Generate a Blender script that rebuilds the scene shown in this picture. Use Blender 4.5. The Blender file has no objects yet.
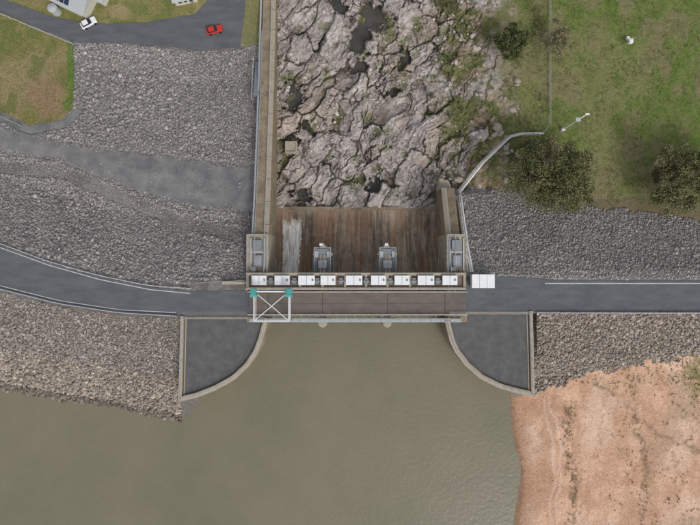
import bpy, math, numpy as np, random
from mathutils import Vector
rng=np.random.default_rng(7); random.seed(7)
H=117.0; F=468.0
def W(px,py,z=0.0):
    s=(H-z)/F
    return ((px-350)*s,(262.5-py)*s,z)
def srgb(r,g,b,k=1.0):
    f=lambda v:((v/255+0.055)/1.055)**2.4 if v>10 else v/255/12.92
    return np.array([f(r)*k,f(g)*k,f(b)*k])
# ------------------------------------------------------------ noise
def _h(ix,iy,s):
    n=(ix.astype(np.int64)*374761393+iy.astype(np.int64)*668265263+s*1442695041)&0xffffffff
    n=((n^(n>>13))*1274126177)&0xffffffff
    n=(n^(n>>16))
    return (n&0xffffff)/float(0xffffff)
def vnoise(x,y,s=0):
    ix=np.floor(x);iy=np.floor(y);fx=x-ix;fy=y-iy
    fx=fx*fx*(3-2*fx);fy=fy*fy*(3-2*fy)
    a=_h(ix,iy,s);b=_h(ix+1,iy,s);c=_h(ix,iy+1,s);d=_h(ix+1,iy+1,s)
    return (a*(1-fx)+b*fx)*(1-fy)+(c*(1-fx)+d*fx)*fy
def fbm(x,y,s=0,o=4):
    r=0;a=0.5;t=0
    for i in range(o):
        r=r+a*vnoise(x*2**i+17*i,y*2**i+31*i,s+i);t+=a;a*=0.5
    return r/t
def worley(x,y,s=0):
    ix=np.floor(x);iy=np.floor(y)
    f1=np.full(x.shape,9.);f2=np.full(x.shape,9.);cid=np.zeros(x.shape);ti=np.zeros(x.shape)
    for dx in(-1,0,1):
        for dy in(-1,0,1):
            cx=ix+dx;cy=iy+dy
            qx=cx+.05+.9*_h(cx,cy,s+5);qy=cy+.05+.9*_h(cx,cy,s+9)
            ex=x-qx;ey=y-qy
            d=np.maximum(np.abs(ex),np.abs(ey))*.5+np.hypot(ex,ey)*.5
            c=_h(cx,cy,s+13);tt=(_h(cx,cy,s+17)-.5)*ex+(_h(cx,cy,s+23)-.5)*ey
            m=d<f1
            f2=np.where(m,f1,np.minimum(f2,d));cid=np.where(m,c,cid);ti=np.where(m,tt,ti);f1=np.where(m,d,f1)
    return f1,f2,cid,ti
def sm(a,b,x):
    t=np.clip((x-a)/(b-a),0,1);return t*t*(3-2*t)
def inpoly(x,y,poly):
    r=np.zeros(x.shape,bool);n=len(poly);j=n-1
    for i in range(n):
        xi,yi=poly[i];xj,yj=poly[j]
        if yi!=yj:
            c=((yi>y)!=(yj>y))&(x<(xj-xi)*(y-yi)/(yj-yi)+xi)
            r^=c
        j=i
    return r
def distline(x,y,pts):
    d=np.full(x.shape,1e9)
    for (x0,y0),(x1,y1) in zip(pts[:-1],pts[1:]):
        L=(x1-x0)**2+(y1-y0)**2
        t=np.clip(((x-x0)*(x1-x0)+(y-y0)*(y1-y0))/L,0,1)
        d=np.minimum(d,np.hypot(x-x0-t*(x1-x0),y-y0-t*(y1-y0)))
    return d
# ------------------------------------------------------------ plan lines
LU=[(-900,-40),(-200,170),(0,245),(50,263),(100,277),(150,287),(192,291),(252,291)]
LL=[(-900,10),(-200,215),(0,290),(60,305),(120,314),(180,317),(252,317)]
SHL=[(-900,150),(-200,330),(0,386),(60,396),(110,403),(150,412),(180,418),(192,412),(205,396)]
BU=[(-300,60),(0,128),(60,143),(120,152),(180,160),(256,168)]
BL=[(-300,90),(0,150),(60,160),(110,180),(150,195),(200,207),(256,212)]
TU=[(-300,-120),(0,-2),(50,16),(90,24),(150,22),(195,14),(218,-10),(225,-60)]
TL=[(-300,-90),(0,12),(40,28),(75,42),(130,43),(200,50),(240,48),(252,-50)]
GRL=[(-200,-60),(0,14),(40,30),(74,44),(75,90),(73,108),(60,122),(30,128),(0,114),(-200,60)]
XSY=[380,395,410,440,470,500,525,700,1500];XSX=[505,508,509,514,520,519,514,540,700]
P=lambda pts,x:np.interp(x,[p[0] for p in pts],[p[1] for p in pts])
POOLS=[(374,16,17,13),(358,38,10,16),(293,97,8,15),(364,66,8,9),(403,60,5,11),(340,6,7,10),(306,128,6,6),(390,96,6,5),(300,196,7,5),(372,186,6,4)]
PLATL=[(181,317),(181,398),(195,396),(215,388),(233,378),(247,365),(256,350),(261,335),(264,317)]
PLATR=[(448,312),(450,335),(456,350),(467,364),(482,377),(500,386),(518,391),(533,394),(531,312)]
WZ=-6.0
def base_left(px,py):
    d=P(LU,px)-py
    return -np.interp(d,[0,8,70,115,210,260],[0,.4,6.5,7.5,12.5,13])
def base_right(px,py):
    d=277-py+ (fbm(px/60,py/60,3)-.5)*10*(py<265)
    return -np.interp(d,[0,6,80,120,280],[0,.3,9,9.8,13])
def river_(px,py):
    wx=px+(fbm(px/34,py/34,21)-.5)*26+(fbm(px/11,py/11,24,3)-.5)*5+(fbm(px/3.4,py/3.4,22,3)-.5)*2.8
    wy=py+(fbm(px/34,py/34,29)-.5)*26+(fbm(px/11,py/11,26,3)-.5)*5+(fbm(px/3.4,py/3.4,28,3)-.5)*2.8
    u=.84*wx+.54*wy;v=-.54*wx+.84*wy
    f1,f2,c,t1=worley(u/18,v/32,1)
    g1,g2,c2,t2=worley(u/7.,v/11,4)
    k1,k2,c3,t3=worley((.95*wx-.3*wy)/4.2,(.3*wx+.95*wy)/3.,6)
    m1=sm(.4,.58,fbm(px/26,py/26,201));m2=sm(.42,.6,fbm(px/16,py/16,203));m3=sm(.44,.6,fbm(px/9,py/9,207))
    wd=.04+.13*fbm(px/10,py/10,219)
    crack=(1-sm(0.0,1.,(f2-f1)/wd))*(.2+.8*m1);crack2=(1-sm(0.0,.1,g2-g1))*m2;crack3=(1-sm(.0,.16,k2-k1))*m3
    big=fbm(px/38,py/38,213)
    rg=1-np.abs(2*fbm(u/13,v/34,231)-1)
    pool=np.zeros(px.shape);qx=px+(fbm(px/9,py/9,41)-.5)*24;qy=py+(fbm(px/9,py/9,45)-.5)*24
    for a,b,ra,rb in POOLS: pool=np.maximum(pool,1-sm(.55,1.3,np.hypot((qx-a)/ra,(qy-b)/rb)))
    h=-15.5+(big-.5)*2.8+(c-.5)*1.5+t1*1.9+rg**4*.9+((c2-.5)*.8+t2*1.1)*(.15+.85*m2)+((c3-.5)*.4+t3*.45)*(.1+.9*m3)-crack*.8-crack2*.5-crack3*.22+(fbm(px/2.6,py/2.6,55)-.5)*.32-pool*3.
    return h,c,c2,crack,crack2,pool,c3,crack3
def river(px,py):
    m=(px>262)&(px<575)&(py<214)&(py>-400)
    o=[np.zeros(px.shape) for _ in range(8)];o[0][...]=-15.
    if m.any():
        r=river_(px[m],py[m])
        for a,b in zip(o,r): a[m]=b
    return o
def hfun(px,py):
    px=np.asarray(px,float);py=np.asarray(py,float)
    hl=base_left(px,py);hr=base_right(px,py)
    hv=river(px,py)[0]
    hv=np.where(py>208,-17.5,hv)
    xl=350-21.1*F/(H-hl)
    tL=np.clip((px-xl)/np.maximum(275.2-xl,.8),0,1)
    mid=hl*(1-tL)+hv*tL
    xr=350+24.9*F/(H-hr)
    tR1=np.clip((px-438.3)/np.maximum(xr-438.3,.8),0,1)
    wob=(fbm(px/25,py/25,61)-.5)*40
    tR2=sm(425,505,px+wob)
    b=sm(188,196,py)
    tR=tR2*(1-b)+tR1*b
    rockiness=(hv+15)*(1-sm(455,520,px+wob*1.4))
    land=hr+rockiness*.6*(1-sm(180,195,py))
    dn=np.where(px<350,mid,hv*(1-tR)+land*tR)
    yl=P(LL,px);ys=P(SHL,px)+(fbm(px/9,py/20,71)-.5)*6
    t=(py-yl)/np.maximum(ys-yl,5)
    ul=np.where(t<1,-6*np.clip(t,0,1),-6-(t-1)*5); ul=np.maximum(ul,-14)
    xs=np.interp(py,XSY,XSX)+(fbm(px/40,py/16,77)-.5)*7
    hb=-np.interp(py,[313,318,375,400,525,1500],[0,.3,3.8,4.5,5.2,5.6])+(fbm(px/40,py/40,79)-.5)*.5*sm(318,340,py)
    hs=np.where(px>xs,WZ+(px-xs)*.03,WZ+(px-xs)*.12)
    ur=np.maximum(np.where(py>375,np.minimum(hb,hs),hb),-14)
    ur=np.where((px<537)&(py<392)&(py>313),np.minimum(ur,-3),ur)
    up=np.where(px<350,ul,ur)
    up=np.where((px>200)&(px<500)&(py>319),-14,up)
    plat=(inpoly(px,py,PLATL)|inpoly(px,py,PLATR))&(py>316)
    up=np.where(plat,-1.6,up)
    ycr=np.where(px<350,(P(LU,px)+P(LL,px))/2,295)
    h=np.where(py<ycr,dn,up)
    h=np.where((px>262)&(px<452)&(py>212)&(py<330)&(px>272)&(px<444),-18,h)
    far=np.hypot(px-350,py-262)
    h=h+np.where((py<ycr),sm(900,3500,far)*(fbm(px/1500,py/1500,91))*25,0)
    return h
# ------------------------------------------------------------ materials
def mat(name,col=(.3,.3,.3),var=.25,scale=1.,rough=.85,bump=.3,attr=False,metal=0,stretch=(1,1,1),col2=None,fine=6,spec=.3,bdist=.08):
    m=bpy.data.materials.new(name);m.use_nodes=True;nt=m.node_tree;N=nt.nodes;L=nt.links
    b=N['Principled BSDF'];b.inputs['Roughness'].default_value=rough;b.inputs['Metallic'].default_value=metal
    b.inputs['Specular IOR Level'].default_value=spec
    tc=N.new('ShaderNodeTexCoord');mp=N.new('ShaderNodeMapping');mp.inputs['Scale'].default_value=stretch
    L.new(tc.outputs['Object'],mp.inputs[0])
    n1=N.new('ShaderNodeTexNoise');n1.inputs['Scale'].default_value=scale;n1.inputs['Detail'].default_value=6;n1.inputs['Roughness'].default_value=.6
    L.new(mp.outputs[0],n1.inputs[0])
    n2=N.new('ShaderNodeTexNoise');n2.inputs['Scale'].default_value=scale*fine;n2.inputs['Detail'].default_value=4
    L.new(mp.outputs[0],n2.inputs[0])
    ad=N.new('ShaderNodeMath');ad.operation='ADD';L.new(n1.outputs[0],ad.inputs[0]);L.new(n2.outputs[0],ad.inputs[1])
    mr=N.new('ShaderNodeMapRange');mr.inputs[1].default_value=.75;mr.inputs[2].default_value=1.25
    mr.inputs[3].default_value=1-var;mr.inputs[4].default_value=1+var
    L.new(ad.outputs[0],mr.inputs[0])
    if attr:
        a=N.new('ShaderNodeAttribute');a.attribute_name='Col';src=a.outputs['Color']
    elif col2 is not None:
        mx=N.new('ShaderNodeMix');mx.data_type='RGBA'
        mx.inputs[6].default_value=(*col,1);mx.inputs[7].default_value=(*col2,1)
        r=N.new('ShaderNodeMapRange');r.inputs[1].default_value=.38;r.inputs[2].default_value=.64
        L.new(n1.outputs[0],r.inputs[0]);L.new(r.outputs[0],mx.inputs[0]);src=mx.outputs[2]
    else:
        rg=N.new('ShaderNodeRGB');rg.outputs[0].default_value=(*col,1);src=rg.outputs[0]
    vm=N.new('ShaderNodeVectorMath');vm.operation='SCALE';L.new(src,vm.inputs[0]);L.new(mr.outputs[0],vm.inputs['Scale'])
    L.new(vm.outputs[0],b.inputs['Base Color'])
    if bump>0:
        bp=N.new('ShaderNodeBump');bp.inputs['Strength'].default_value=bump;bp.inputs['Distance'].default_value=bdist
        L.new(ad.outputs[0],bp.inputs['Height']);L.new(bp.outputs[0],b.inputs['Normal'])
    return m
M={}
M['ground']=mat('ground_cover',attr=True,var=.25,scale=1.6,bump=.8,fine=3,bdist=.22,spec=.1)
M['rock']=mat('loose_rock',attr=True,var=.18,scale=2.5,bump=.4,spec=.15)
M['asphalt']=mat('asphalt',srgb(92,93,97),.07,.5,.9,.2,fine=14,col2=srgb(100,101,104),spec=.12,stretch=(.35,1,1))
M['apron']=mat('apron_paving',srgb(93,92,93),.12,.5,.92,.25,fine=12,col2=srgb(99,98,96),spec=.1)
M['gravel']=mat('gravel',srgb(112,112,114),.16,.25,.95,.4,fine=14,col2=srgb(128,126,123),spec=.1)
M['bridge_road']=mat('bridge_asphalt',srgb(120,109,102),.14,.5,.9,.2,fine=8,col2=srgb(98,92,89),spec=.1,stretch=(.4,1,1))
M['conc']=mat('concrete',srgb(174,163,146),.16,.5,.85,.2,col2=srgb(150,140,124),fine=7)
M['concd']=mat('stained_concrete',srgb(156,141,118),.25,.35,.85,.2,col2=srgb(112,100,84),fine=6)
M['steel']=mat('galvanised_steel',srgb(172,175,177),.12,1,.5,0,metal=.1)
M['dsteel']=mat('grey_steel',srgb(126,132,136),.2,1,.6,.1,metal=.1)
M['white']=mat('white_paint',(.74,.75,.76),.08,1.2,.5,0)
M['line']=mat('line_paint',(.5,.5,.49),.3,3,.7,0)
M['teal']=mat('teal_paint',srgb(70,150,145),.1,1,.5,0)
M['red']=mat('red_paint',srgb(190,50,40),.05,1,.3,0,spec=.5)
M['glass']=mat('dark_glass',(.02,.025,.03),.05,1,.1,0,spec=.5)
M['tyre']=mat('tyre_rubber',(.02,.02,.02),.1,5,.9,0)
M['roof']=mat('metal_roof',srgb(170,172,172),.1,.6,.5,.1,stretch=(1,8,1))
M['wallp']=mat('painted_wall',srgb(190,185,172),.08,1,.8,.1)
M['solar']=mat('solar_cell',(.02,.03,.06),.1,1,.2,0,spec=.5)
M['leaf']=mat('eucalypt_leaves',attr=True,var=.2,scale=1.5,rough=.6,bump=0,spec=.2)
M['bark']=mat('tree_bark',srgb(130,116,102),.3,3,.9,.3)
M['wood']=mat('weathered_wood',srgb(125,112,98),.2,3,.9,.2)
M['dark']=mat('dark_steel',srgb(78,70,62),.2,1,.8,.1)
M['chute']=mat('chute_concrete',attr=True,var=.2,scale=1.4,rough=.75,bump=.2,stretch=(1.2,.45,.3),fine=4)
M['foam']=mat('falling_water',attr=True,var=.1,scale=1.6,rough=.4,bump=.5,stretch=(2.5,.4,1),fine=4)
def watermat(name,c1,c2,sc,bs,r=.3,sp=.2):
    m=mat(name,c1,.03,sc,r,0,col2=c2,spec=sp);nt=m.node_tree;N=nt.nodes;L=nt.links
    n=N.new('ShaderNodeTexNoise');n.inputs['Scale'].default_value=1.1;n.inputs['Detail'].default_value=5
    t=N.new('ShaderNodeTexCoord');L.new(t.outputs['Object'],n.inputs[0])
    bp=N.new('ShaderNodeBump');bp.inputs['Strength'].default_value=bs;bp.inputs['Distance'].default_value=.1
    L.new(n.outputs[0],bp.inputs['Height']);L.new(bp.outputs[0],N['Principled BSDF'].inputs['Normal'])
    return m
M['water']=watermat('reservoir_water',srgb(122,116,97),srgb(113,109,91),.03,.7)
M['pool']=watermat('pool_water',srgb(80,77,72),srgb(62,60,57),.2,.1,.2,.35)
# ------------------------------------------------------------ mesh helpers
def mesh_np(name,V,Fq,m,col=None,smooth=False,parent=None):
    me=bpy.data.meshes.new(name);V=np.asarray(V,np.float32);Fq=np.asarray(Fq,np.int32);k=Fq.shape[1]
    me.vertices.add(len(V));me.vertices.foreach_set('co',V.ravel())
    me.loops.add(Fq.size);me.loops.foreach_set('vertex_index',Fq.ravel())
    me.polygons.add(len(Fq));me.polygons.foreach_set('loop_start',np.arange(0,Fq.size,k,dtype=np.int32))
    me.polygons.foreach_set('loop_total',np.full(len(Fq),k,np.int32))
    if smooth: me.polygons.foreach_set('use_smooth',np.ones(len(Fq),bool))
    me.update(calc_edges=True)
    if col is not None:
        a=me.color_attributes.new('Col','FLOAT_COLOR','POINT')
        a.data.foreach_set('color',np.concatenate([col,np.ones((len(V),1))],1).astype(np.float32).ravel())
    me.materials.append(m);o=bpy.data.objects.new(name,me);bpy.context.scene.collection.objects.link(o)
    if parent: o.parent=parent
    return o
def empty(name):
    e=bpy.data.objects.new(name,None);bpy.context.scene.collection.objects.link(e);return e
class MB:
    def __init__(s): s.v=[];s.f=[]
    def box(s,x0,x1,y0,y1,z0,z1):
        if x0>x1:x0,x1=x1,x0
        if y0>y1:y0,y1=y1,y0
        n=len(s.v)
        s.v+=[(x0,y0,z0),(x1,y0,z0),(x1,y1,z0),(x0,y1,z0),(x0,y0,z1),(x1,y0,z1),(x1,y1,z1),(x0,y1,z1)]
        s.f+=[tuple(n+i for i in q) for q in((3,2,1,0),(4,5,6,7),(0,1,5,4),(1,2,6,5),(2,3,7,6),(3,0,4,7))];return s
    def pbox(s,a,b,c,d,z0,z1):
        x0,y0,_=W(a,c,z1);x1,y1,_=W(b,d,z1);return s.box(x0,x1,y0,y1,z0,z1)
    def tube(s,p,q,r,n=6,r2=None):
        p=Vector(p);q=Vector(q);r2=r if r2 is None else r2
        d=(q-p)
        if d.length<1e-6:return s
        d.normalize();u=d.orthogonal().normalized();w=d.cross(u);k=len(s.v)
        for c,rr in((p,r),(q,r2)):
            for i in range(n):
                a=2*math.pi*i/n;s.v.append(tuple(c+u*rr*math.cos(a)+w*rr*math.sin(a)))
        for i in range(n): j=(i+1)%n;s.f.append((k+i,k+j,k+n+j,k+n+i))
        s.f.append(tuple(k+i for i in range(n))[::-1]);s.f.append(tuple(k+n+i for i in range(n)));return s
    def prism(s,poly,z0,z1):
        n=len(poly);k=len(s.v)
        a=sum(poly[i][0]*poly[(i+1)%n][1]-poly[(i+1)%n][0]*poly[i][1] for i in range(n))
        if a<0: poly=poly[::-1]
        s.v+=[(p[0],p[1],z0) for p in poly]+[(p[0],p[1],z1) for p in poly]
        s.f.append(tuple(range(k+n-1,k-1,-1)));s.f.append(tuple(range(k+n,k+2*n)))
        for i in range(n): j=(i+1)%n;s.f.append((k+i,k+j,k+n+j,k+n+i))
        return s
    def wall(s,pts,zt,zb,t,side=0):
        n=len(pts);zt=zt if hasattr(zt,'__len__') else [zt]*n;zb=zb if hasattr(zb,'__len__') else [zb]*n
        k=len(s.v)
        for i in range(n):
            a=Vector(pts[max(i-1,0)][:2]);b=Vector(pts[min(i+1,n-1)][:2]);d=(b-a).normalized();nn=Vector((-d.y,d.x))
            c=Vector(pts[i][:2])
            if 0<i<n-1:
                d1=(Vector(pts[i][:2])-a).normalized();co=max(.5,d1.dot(d))
            else: co=1
            A=c+nn*(t/2+side*t/2)/co;B=c-nn*(t/2-side*t/2)/co
            s.v+=[(A.x,A.y,zt[i]),(B.x,B.y,zt[i]),(B.x,B.y,zb[i]),(A.x,A.y,zb[i])]
        for i in range(n-1):
            p=k+4*i;q=p+4
            for a,b in((0,1),(1,2),(2,3),(3,0)): s.f.append((p+a,p+b,q+b,q+a))
        s.f.append((k,k+3,k+2,k+1));e=k+4*(n-1);s.f.append((e,e+1,e+2,e+3));return s
    def rail(s,pts,h=1.1,sp=2.,r=.045,rails=(1.,.5)):
        for a,b in zip(pts[:-1],pts[1:]):
            a=Vector(a);b=Vector(b);L=(b-a).length;n=max(1,int(round(L/sp)))
            for i in range(n+1):
                p=a.lerp(b,i/n);s.tube(p,p+Vector((0,0,h)),r,5)
            for f in rails: s.tube(a+Vector((0,0,h*f)),b+Vector((0,0,h*f)),r,5)
        return s
    def obj(s,name,m,parent=None,bevel=0,smooth=False):
        me=bpy.data.meshes.new(name);me.from_pydata(s.v,[],s.f);me.update()
        me.materials.append(m);o=bpy.data.objects.new(name,me);bpy.context.scene.collection.objects.link(o)
        if bevel:
            b=o.modifiers.new('bevel','BEVEL');b.width=bevel;b.segments=2;b.limit_method='ANGLE'
        if parent:o.parent=parent
        return o
# ------------------------------------------------------------ ground
def axis(a,b,st,lo,hi):
    c=list(np.arange(a,b+.01,st));l=[];x=a;s=st
    while x>lo: s*=1.25;x-=s;l.append(x)
    r=[];x=c[-1];s=st
    while x<hi: s*=1.25;x+=s;r.append(x)
    return np.array(l[::-1]+c+r)
axx=axis(-25,725,1.,-9000,9700)
axx=np.array(sorted(set(list(axx[(axx<276)|(axx>505)])+list(np.arange(276,505,.5)))))
ay=axis(-25,550,1.,-9000,9500);ay=np.array(sorted(set(list(ay[(ay<-20)|(ay>208)])+list(np.arange(-20,208,.5)))))
PX,PY=np.meshgrid(axx,ay)
Z=hfun(PX,PY)
S_=(H-Z)/F
V=np.stack([(PX-350)*S_,(262.5-PY)*S_,Z],-1).reshape(-1,3)
ny,nx=PX.shape
idx=np.arange(ny*nx).reshape(ny,nx)
Fq=np.stack([idx[1:,:-1],idx[1:,1:],idx[:-1,1:],idx[:-1,:-1]],-1).reshape(-1,4)
def mixc(c,c2,m):
    m=np.asarray(m)[...,None];return c*(1-m)+np.asarray(c2)*m
def colours(px,py):
    n1=fbm(px/40,py/40,101);n2=fbm(px/12,py/12,107);n3=fbm(px/3.,py/3.,113,3);wx=px+(n2-.5)*16;wy=py+(fbm(px/12,py/12,127)-.5)*16
    shp=px.shape;one=np.ones(shp+(3,))
    c=srgb(116,112,109)*one
    c=mixc(c,srgb(134,130,126),sm(.4,.6,n2))
    g=srgb(108,120,66)*one
    g=mixc(g,srgb(94,112,54),sm(.42,.6,n2)*.8);g=mixc(g,srgb(128,128,86),sm(.48,.64,n1)*.75)
    g=mixc(g,srgb(132,120,94),sm(.56,.68,fbm(px/18,py/30,131))*.65);g=mixc(g,srgb(82,98,44),sm(.48,.66,n3)*.45)
    g=mixc(g,srgb(124,116,82),sm(.54,.64,fbm(px/7,py/7,133))*.4)
    bound=np.interp(px,[450,520,560,640,700,3000],[188,196,207,216,224,300])
    land=(py<300)&(px>350)
    c=np.where((land&(wy<bound))[...,None],g,c)
    soil=mixc(srgb(136,121,102)*one,srgb(160,145,126),sm(.4,.6,n3)); soil=mixc(soil,srgb(104,110,66),sm(.42,.54,n2)*.85)
    m=land*(1-sm(490,540,wx+(n1-.5)*50))*(py<bound)
    c=mixc(c,soil,m)
    m=land*sm(bound-26,bound-6,wy)*(wy<bound)*.8
    c=mixc(c,mixc(srgb(128,112,91)*one,srgb(146,130,106),n3),m)
    gl=mixc(srgb(128,122,78)*one,srgb(148,134,100),sm(.42,.62,n1));gl=mixc(gl,srgb(102,112,62),sm(.5,.62,n2)*.7)
    gl=mixc(gl,srgb(150,124,100),sm(.5,.2,np.hypot(px-45,py-98)/60)*sm(.35,.5,n2)*.9)
    gl=mixc(gl,srgb(88,120,52),(distline(wx,wy,[(70,44),(72,78),(68,104)])<5)*.8)
    mL=inpoly(px+(n3-.5)*5,py+(n3-.5)*5,GRL)|((px<350)&(py<-60))|((px<-150)&(py<P(LU,px)-70))
    tr=(px<268)&(py<24+(n2-.5)*8);mL=mL|tr
    c=np.where(mL[...,None],gl,c)
    strip=sm(238,244,px)*(px<268)*(py<46);c=mixc(c,mixc(srgb(156,146,122)*one,srgb(124,122,84),sm(.45,.55,n2)),strip)
    up=(py>300)&(px<350)
    c=np.where(up[...,None],mixc(srgb(124,117,110)*one,srgb(106,101,97),n2),c)
    yb=np.interp(px,[500,535,575,640,700,2000],[396,392,376,360,353,330])+(n2-.5)*14
    ur=(py>313)&(px>350)
    sand=mixc(srgb(208,170,144)*one,srgb(192,152,126),sm(.35,.65,n2));sand=mixc(sand,srgb(216,188,166),sm(.45,.65,n1)*.5)
    sand=mixc(sand,srgb(176,150,126),sm(.5,.66,fbm(px/25,py/25,145))*sm(600,690,px+ (n1-.5)*60)*.7)
    sand=mixc(sand,srgb(176,140,114),sm(.54,.6,fbm(px/9+n1*3,py/26,147))*.45)
    for k,(l,w) in enumerate([([(572,405),(566,440),(576,480),(570,540)],5),([(628,360),(634,410),(650,470),(640,540)],3),([(596,380),(640,420),(690,450),(720,455)],2)]):
        sand=mixc(sand,srgb(128,110,88),sm(w+3,w-2,distline(wx,wy,l))*sm(.42,.6,n3*.6+n2*.4)*.7)
    for l in ([(540,400),(552,450),(548,540)],[(546,398),(558,450),(554,540)]):
        sand=mixc(sand,srgb(224,204,187),sm(1.6,.4,distline(px+(n1-.5)*20,py,l))*.35)
    sand=mixc(sand,srgb(114,116,66),sm(34,8,np.hypot(wx-708,(wy-370)*.8))*sm(.35,.5,n3)*.8)
    xs=np.interp(py,XSY,XSX)
    sand=mixc(sand,srgb(172,134,108),sm(22,3,px-xs+(n2-.5)*14)*.85);sand=mixc(sand,srgb(138,110,88),sm(8,1,px-xs+(n3-.5)*5)*.85)
    rb=mixc(srgb(126,116,108)*one,srgb(148,136,122),n2)
    rb=mixc(rb,srgb(114,112,76),sm(.55,.68,fbm(px/14,py/10,151))*.6)
    cu=np.where((py<yb)[...,None],rb,sand)
    c=np.where(ur[...,None],cu,c)
    h,cc,c2,cr,cr2,pool,c3,cr3=river(px,py)
    gr=mixc(srgb(162,152,146)*one,srgb(180,171,165),cc);gr=mixc(gr,srgb(142,131,125),sm(.5,.95,c2)*.5);gr=mixc(gr,srgb(176,168,163),c3*.4)
    gr=mixc(gr,srgb(204,197,193),sm(.5,.66,n3)*.5);gr=mixc(gr,srgb(164,142,118),sm(.54,.68,n1)*.35);gr=mixc(gr,srgb(124,115,109),sm(.52,.66,n2)*.45)
    gr=mixc(gr,srgb(114,102,91),sm(-15.7,-16.7,h)*.8)
    gr=mixc(gr,srgb(80,72,66),np.clip(cr*.75,0,1));gr=mixc(gr,srgb(90,82,75),cr2*.65);gr=mixc(gr,srgb(108,99,93),cr3*.5);gr=mixc(gr,srgb(84,77,70),pool*.6)
    gr=mixc(gr,srgb(100,106,66),sm(.57,.63,fbm(px/13,py/13,361))*sm(-14.9,-15.9,h)*.8)
    wob=(fbm(px/25,py/25,61)-.5)*40
    m=(px>272)*(1-sm(430,452,wx+wob*.7))*(py<300)
    patch=sm(.52,.6,fbm(px/16,py/22,161))*(1-sm(480,520,wx))*(px>430)*(py<190)
    c=mixc(c,gr,np.maximum(m,patch*(py<300)))
    return c
COL=colours(PX,PY).reshape(-1,3)
mesh_np('ground',V,Fq,M['ground'],COL,smooth=True)
# ------------------------------------------------------------ sheets
def resamp(pts,n):
    pts=np.array(pts,float);d=np.r_[0,np.cumsum(np.hypot(*np.diff(pts,axis=0).T))]
    t=np.linspace(0,d[-1],n);return np.stack([np.interp(t,d,pts[:,0]),np.interp(t,d,pts[:,1])],1)
def ribbon(name,A,B,m,off=.06,n=160,k=10,byx=True,wob=0,z=None):
    if byx:
        x=np.linspace(A[0][0],A[-1][0],n);a=np.stack([x,P(A,x)],1);b=np.stack([x,P(B,x)],1)
    else: a=resamp(A,n);b=resamp(B,n)
    if wob:
        a[:,1]+=(fbm(a[:,0]/12,a[:,0]*0,5)-.5)*wob;b[:,1]+=(fbm(b[:,0]/12,b[:,0]*0+9,5)-.5)*wob
    t=np.linspace(0,1,k)[None,:,None];G=a[:,None]*(1-t)+b[:,None]*t
    z=(hfun(G[...,0],G[...,1]) if z is None else np.full(G.shape[:2],z))+off
    s=(H-z)/F;V=np.stack([(G[...,0]-350)*s,(262.5-G[...,1])*s,z],-1).reshape(-1,3)
    i=np.arange(n*k).reshape(n,k);Fq=np.stack([i[:-1,:-1],i[:-1,1:],i[1:,1:],i[1:,:-1]],-1).reshape(-1,4)
    return mesh_np(name,V,Fq,m,smooth=True)
ribbon('crest_road',LU,LL,M['asphalt'],n=400,off=.08)
ribbon('crest_road',[(464,277),(520,277),(560,280.5),(1600,280.5)],[(464,312),(1600,312)],M['asphalt'],n=400,off=.08,z=0)
ribbon('gravel_track',BU,BL,M['gravel'],off=.12,n=300,k=16,wob=8)
ribbon('access_road',TU,TL,M['asphalt'],off=.12,n=200,k=16,byx=False,wob=2)
ribbon('gravel_path',[(2,112),(30,126),(62,120),(76,108)],[(-4,120),(30,134),(66,128),(84,112)],M['gravel'],off=.1,n=40,byx=False,wob=2)
ribbon('lane_marking',[(545,283),(1200,283)],[(545,283.9),(1200,283.9)],M['line'],off=.095,n=60,k=2,z=0)
def off(pts,d,w,x0,x1):
    x=np.linspace(x0,x1,100);y=P(pts,x)+d;return [(a,b) for a,b in zip(x,y)],[(a,b+w) for a,b in zip(x,y)]
a,b=off(LU,2.2,.8,-200,190);ribbon('lane_marking',a,b,M['line'],off=.1,n=200,k=2)
a,b=off(LL,-4.6,.8,-200,176);ribbon('lane_marking',a,b,M['line'],off=.1,n=200,k=2)
x0,y0,_=W(-9000,300,WZ);x1,y1,_=W(9000,9000,WZ)
mb=MB();mb.v=[(x0,y1,WZ),(x1,y1,WZ),(x1,-9,WZ),(x0,-9,WZ)];mb.f=[(0,1,2,3)];mb.obj('reservoir_water',M['water'])
PZ=-17.0
mb=MB();a=W(276,208,PZ);b=W(436,-60,PZ);mb.v=[(a[0],a[1],PZ),(b[0],a[1],PZ),(b[0],b[1],PZ),(a[0],b[1],PZ)];mb.f=[(0,1,2,3)];mb.obj('river_water',M['pool'])
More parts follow.
